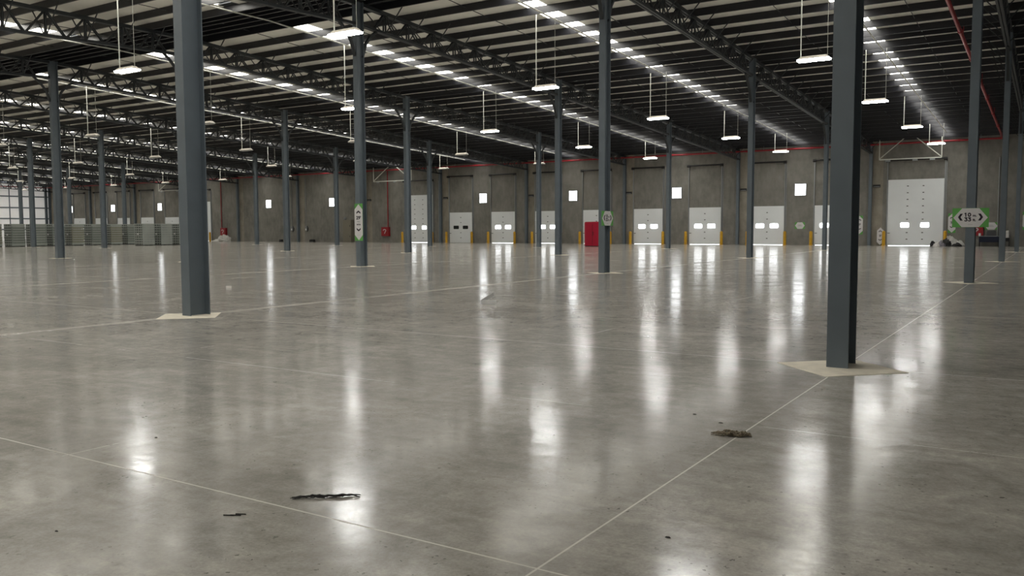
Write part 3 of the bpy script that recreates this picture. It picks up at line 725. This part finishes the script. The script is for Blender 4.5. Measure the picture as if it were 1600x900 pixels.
for xx, w_, lab in ((-87.1, .4, 'small black box on the floor left of a thin grey column'), (-81.2, .75, 'black wheel chock pair on the floor by the wall')):
    b = MB(); b.box(-w_/2, w_/2, -.2, .2, 0, .12); b.box(-w_/2, -w_/2+.3 if w_ > .5 else w_/2, -.16, .16, .12, .3)
    if w_ > .5: b.box(w_/2-.3, w_/2, -.16, .16, .12, .3)
    tag(link('black_box', b.mesh('black_box', M['black']), None, (xx, YB-.4, 0)), lab, 'box')
# wall conduits
for q, (xx, z0) in enumerate(((-72.9, .9), (-60.35, 0.2), (-2.0, .6))):
    lab = ['thin galvanised conduit on the wall right of the beige cabinet', 'thin pale conduit on the wall right of the tall middle door', 'thin pale conduit on the wall near the right edge'][q]
    t = thing('wall_conduit', lab, 'conduit', (xx, YB, 0))
    link('pipe', MB().tube([(0, -.05, z0), (0, -.05, 7.4)], .04, 8).mesh('pipe', M['galv'], True), t)
    link('junction_box', MB().box(-.12, .12, -.11, -.003, z0-.02, z0+.28).mesh('junction_box', M['grey']), t)

# ------------------------------------------------------------------ heaps of sheeting
def lump(name, label, cat, loc, size, m_, seed, parts=()):
    rnd = random.Random(seed); b = MB(); nu, nv = 18, 8
    ph = [(rnd.uniform(1, 4), rnd.uniform(1, 5), rnd.uniform(0, 6), rnd.uniform(.05, .16)) for _ in range(6)]
    for v_ in range(nv+1):
        e = math.pi/2*v_/nv
        for u_ in range(nu):
            a = 2*math.pi*u_/nu
            d = 1 + sum(am*math.sin(round(f1)*a + f2*e + p) for f1, f2, p, am in ph) + rnd.uniform(-.11, .11)
            z_ = math.sin(e)*d if v_ else 0
            b.v.append((math.cos(e)*math.cos(a)*d*size[0], math.cos(e)*math.sin(a)*d*size[1], max(0, z_)*size[2]))
    for v_ in range(nv):
        for u_ in range(nu): b.quadface(v_*nu+u_, v_*nu+(u_+1) % nu, (v_+1)*nu+(u_+1) % nu, (v_+1)*nu+u_)
    b.quadface(*[nv*nu+u_ for u_ in range(nu)])
    b.quadface(*reversed(range(nu)))
    return tag(link(name, b.mesh(name, m_, False), None, loc), label, cat)
lump('white_sheeting', 'crumpled heap of white plastic sheeting on the floor under the red cabinet', 'sheeting', (-98.0, YB-1.3, 0), (1.15, .7, .74), M['wrap'], 3)
lump('white_sheeting', 'flat trailing end of the white plastic sheeting heap', 'sheeting', (-99.35, YB-1.4, 0), (.72, .5, .22), M['wrap'], 4)
lump('plastic_bag', 'black bag lump at the middle of the debris heap by the tall door', 'bag', (-5.65, YB-1.05, 0), (.36, .3, .50), M['black'], 11)
lump('plastic_bag', 'grey sheeting bundle at the front of the debris heap', 'sheeting', (-6.0, YB-1.45, 0), (.24, .22, .36), M['greybag'], 12)
lump('plastic_bag', 'white sheeting draped over the back of the debris heap', 'sheeting', (-5.55, YB-.45, 0), (.55, .26, .60), M['wrap'], 13)
lump('plastic_bag', 'white bag lying at the door end of the debris heap', 'bag', (-6.4, YB-1.2, 0), (.33, .3, .30), M['wrap'], 14)
lump('plastic_bag', 'black bag lying at the door end of the debris heap', 'bag', (-6.75, YB-.8, 0), (.26, .24, .36), M['black'], 15)
lump('plastic_bag', 'black flattened bag at the column end of the debris heap', 'bag', (-4.85, YB-1.2, 0), (.4, .3, .25), M['black'], 16)
lump('plastic_bag', 'white sheeting roll at the column end of the debris heap', 'sheeting', (-4.8, YB-.5, 0), (.4, .25, .42), M['wrap'], 17)

# ------------------------------------------------------------------ table, case and stool by the wall
t = thing('work_table', 'dark draped work table against the wall at the right', 'table', (-2.55, YB-.75, 0))
link('tabletop', MB().box(-.75, .75, -.38, .38, .83, .88).mesh('tabletop', M['grey']), t)
link('cloth_skirt', MB().box(-.73, .73, -.37, -.34, .36, .83).mesh('cloth_skirt', M['navy']), t)
for sx_ in (-.7, .7):
    for sy_ in (-.3, .3): link('leg', MB().box(sx_-.035, sx_+.035, sy_-.03, sy_+.03, 0, .83).mesh('leg', M['black']), t)
b = MB(); b.v += [(-.36,-.1,0),(.36,-.1,0),(.36,.12,0),(-.36,.12,0),(-.32,.02,.43),(.30,.02,.46),(.30,.14,.46),(-.32,.14,.43)]
for q in ((0,3,2,1),(4,5,6,7),(0,1,5,4),(1,2,6,5),(2,3,7,6),(3,0,4,7)): b.quadface(*q)
tag(link('black_case', b.mesh('black_case', M['black']), None, (-2.4, YB-.75, .88)), 'black open case standing on the draped table', 'case')
tag(link('paper_roll', MB().tube([(0,0,0),(0,0,.22)], .09, 14).mesh('paper_roll', M['card'], True), None, (-3.24, YB-.85, .88)), 'small white roll at the left end of the draped table', 'roll')
t = thing('folding_chair', 'dark folding chair with a white bag over its back, right of the draped table', 'chair', (-1.3, YB-.7, 0))
link('seat', MB().box(-.2, .2, -.2, .2, .42, .46).mesh('seat', M['black']), t)
link('backrest', MB().box(-.2, .2, .2, .23, .46, .95).mesh('backrest', M['black']), t)
for sx_ in (-.18, .18):
    link('leg', MB().bar((sx_, -.24, 0), (sx_, .18, .6), .03, .03).mesh('leg', M['black']), t)
    link('leg', MB().bar((sx_, .26, 0), (sx_, -.16, .46), .03, .03).mesh('leg', M['black']), t)
b = MB(); b.v += [(-.2,-.0,.0),(.18,-.0,.02),(.2,.1,.0),(-.2,.1,.02),(-.22,-.02,.5),(.15,-.01,.62),(.15,.09,.62),(-.2,.09,.55)]
for q in ((0,3,2,1),(4,5,6,7),(0,1,5,4),(1,2,6,5),(2,3,7,6),(3,0,4,7)): b.quadface(*q)
tag(link('white_bag', b.mesh('white_bag', M['wrap']), None, (-1.32, YB-.62, .72)), 'white bag hung over the dark folding chair', 'bag')

# ------------------------------------------------------------------ stacks of folded containers
def crate_mesh(name, m_):
    b = MB(); X, Y, H = 1.5, 1.36, .252
    b.box(-X/2+.03, X/2-.03, -Y/2+.03, Y/2-.03, 0, H-.002)
    b.cur = 1; b.box(-X/2, X/2, -Y/2, Y/2, H-.085, H-.012)                     # rim
    b.cur = 2; b.box(-X/2+.05, X/2-.05, -Y/2+.012, -Y/2+.03, .02, H-.085); b.cur = 0   # ribbed end panel, its shaded look painted in as a darker colour
    for sx_ in (-1, 1):
        for sy_ in (-1, 1): b.cbox((sx_*(X/2-.06), sy_*(Y/2-.06), .11), (.13, .13, .20))   # corner posts
    for q in range(3): b.cbox((-X/2+.045, -.36+.36*q, .10), (.05, .10, .15)); b.cbox((X/2-.022, -.36+.36*q, .10), (.04, .10, .15))
    for q in range(3): b.cbox((-.4+.4*q, -Y/2+.022, .10), (.10, .04, .15))
    return b.mesh(name, m_)
CR = [crate_mesh('folded_crate', [M[k], M[r], M['crateend']]) for k, r in (('crate', 'craterim'), ('crate2', 'craterim'), ('crate3', 'craterim'))]
skid = MB()
for s in (-.55, 0, .55): skid.box(-.7, .7, s-.1, s+.1, 0, .07)
skm_ = skid.mesh('pallet_base', M['black'])
cardm = MB().box(-.13, .13, -.01, 0, -.09, .09).mesh('stack_card', M['card'])
stacks = [(-88, y0) for y0 in (33.45, 35.78, 38.0, 40.0, 42.14, 44.40, 46.68, 48.74, 51.30, 53.5)] + [(-80, 45.22), (-80, 47.45), (-80, 49.75)]
rnd = random.Random(5)
for q, (xf, y0) in enumerate(stacks):
    far = q < 10
    who = '%s stack of long crate row' % ordw(q+1) if far else '%s stack of short crate row by big column' % ORD[q-9]
    cx, cy = xf-.75, y0+.68
    tone = CR[rnd.choice((0, 0, 1, 0, 2))] if far else CR[1]
    tag(link('pallet_base', skm_, None, (cx, cy, 0)), 'black base skid under the %s' % who, 'pallet', 'base skids under the crate stacks')
    for lv in range(9):
        me = CR[1] if lv in (0, 8) else tone
        o = link('folded_crate', me, None, (cx+rnd.uniform(-.012,.012), cy+rnd.uniform(-.012,.012), .07+.252*lv))
        tag(o, 'grey folded crate, %s up from floor, %s' % (ORD[lv+1], who), 'crate', 'stacked folded crates')
    if q != 2: tag(link('stack_card', cardm, None, (cx-.1, cy-.70, 1.24)), 'white card on the %s' % who, 'card', 'white cards on the crate stacks')

# ------------------------------------------------------------------ litter on the near floor
def ribbon(name, label, loc, rz, L, Wd, H, m_, seed, strands):
    rnd = random.Random(seed); b = MB()
    for s in range(strands):
        n_ = 14; x0 = rnd.uniform(-.5, .15)*L; x1 = min(.5*L, x0 + rnd.uniform(.4, .9)*L); y0 = rnd.uniform(-.4, .4)*Wd
        pts = []; rr = []
        for i in range(n_+1):
            f = i/n_
            pts.append((x0+(x1-x0)*f, y0 + Wd*.35*math.sin(f*7+s*1.7)*rnd.uniform(.4, 1), .006 + H*abs(math.sin(f*math.pi))*rnd.uniform(.15, 1)))
            rr.append(.002 + Wd*(.10 if Wd < .05 else .045)*math.sin(math.pi*min(1, f*.9+.05))*rnd.uniform(.5, 1.2))
        b.tube(pts, rr, 6)
    return tag(link(name, b.mesh(name, m_, True), None, loc, (0, 0, rz)), label, 'debris')
ribbon('torn_strip', 'black torn rubber strip lying on the floor beside the pale joint', (-1.64, -6.975, 0), R(38), .44, .034, .013, M['char'], 21, 7)
ribbon('fibre_clump', 'brown clump of dirty fibre lying across the pale floor joint', (-.02, -4.10, 0), R(22), .33, .11, .026, M['brown'], 8, 26)
def vpaper():
    b = MB()
    for e in ((.34, -.06, .03), (.26, .26, .20)):
        b.bar((0, 0, .045), e, .09, .02, (0,0,1))
    return b.mesh('paper_scrap', M['card'])
tag(link('paper_scrap', vpaper(), None, (-8.55, 4.8, 0), (0, 0, R(30))), 'folded white paper scrap lying on the floor beyond the middle', 'paper')
tag(link('paper_scrap', MB().bar((-.08, 0, .012), (.08, .05, .02), .1, .02, (0,0,1)).mesh('paper_bit', M['wrap']), None, (-17.75, 5.45, 0)), 'tiny white scrap on the floor right of the big left column', 'paper')
chips = [((-2.48, -8.185), .009, 'dark chip on the floor near the lower left corner'), ((-.53, -3.52), .014, 'dark crumb left of the fibre clump, behind the faint joint'), ((-.226, -3.72), .012, 'dark crumb just above the fibre clump'),
         ((-3.9, -6.57), .012, 'dark flake on the floor below the big left column'), ((.43, -6.5), .012, 'dark sliver on the floor right of the long pale joint')]
for q, ((xx, yy), r_, lab) in enumerate(chips):
    rnd = random.Random(q); b = MB(); n_ = 7
    b.v += [(r_*rnd.uniform(.6, 1.3)*math.cos(2*math.pi*k/n_)*1.6, r_*rnd.uniform(.6, 1.2)*math.sin(2*math.pi*k/n_), 0) for k in range(n_)]
    b.v += [(v[0]*.6, v[1]*.6, r_*.55) for v in b.v[:n_]]
    for k in range(n_): b.quadface(k, (k+1) % n_, n_+(k+1) % n_, n_+k)
    b.quadface(*range(n_, 2*n_)); b.quadface(*reversed(range(n_)))
    tag(link('floor_chip', b.mesh('floor_chip', M['chip']), None, (xx, yy, 0)), lab, 'debris')
b = MB()
for q, (dx, dy) in enumerate(((-.035, -.008), (.0, .012), (.012, .04))):
    b.bar((dx-.03, dy-.012, .0012), (dx+.03, dy+.012, .0012), .011, .002, (0, 0, 1))
tag(link('scuff_mark', b.mesh('scuff_mark', M['chip']), None, (-1.842, -7.50, 0), (0, 0, R(4))), 'three short dark scuff dashes on the floor below the pale joint', 'mark')
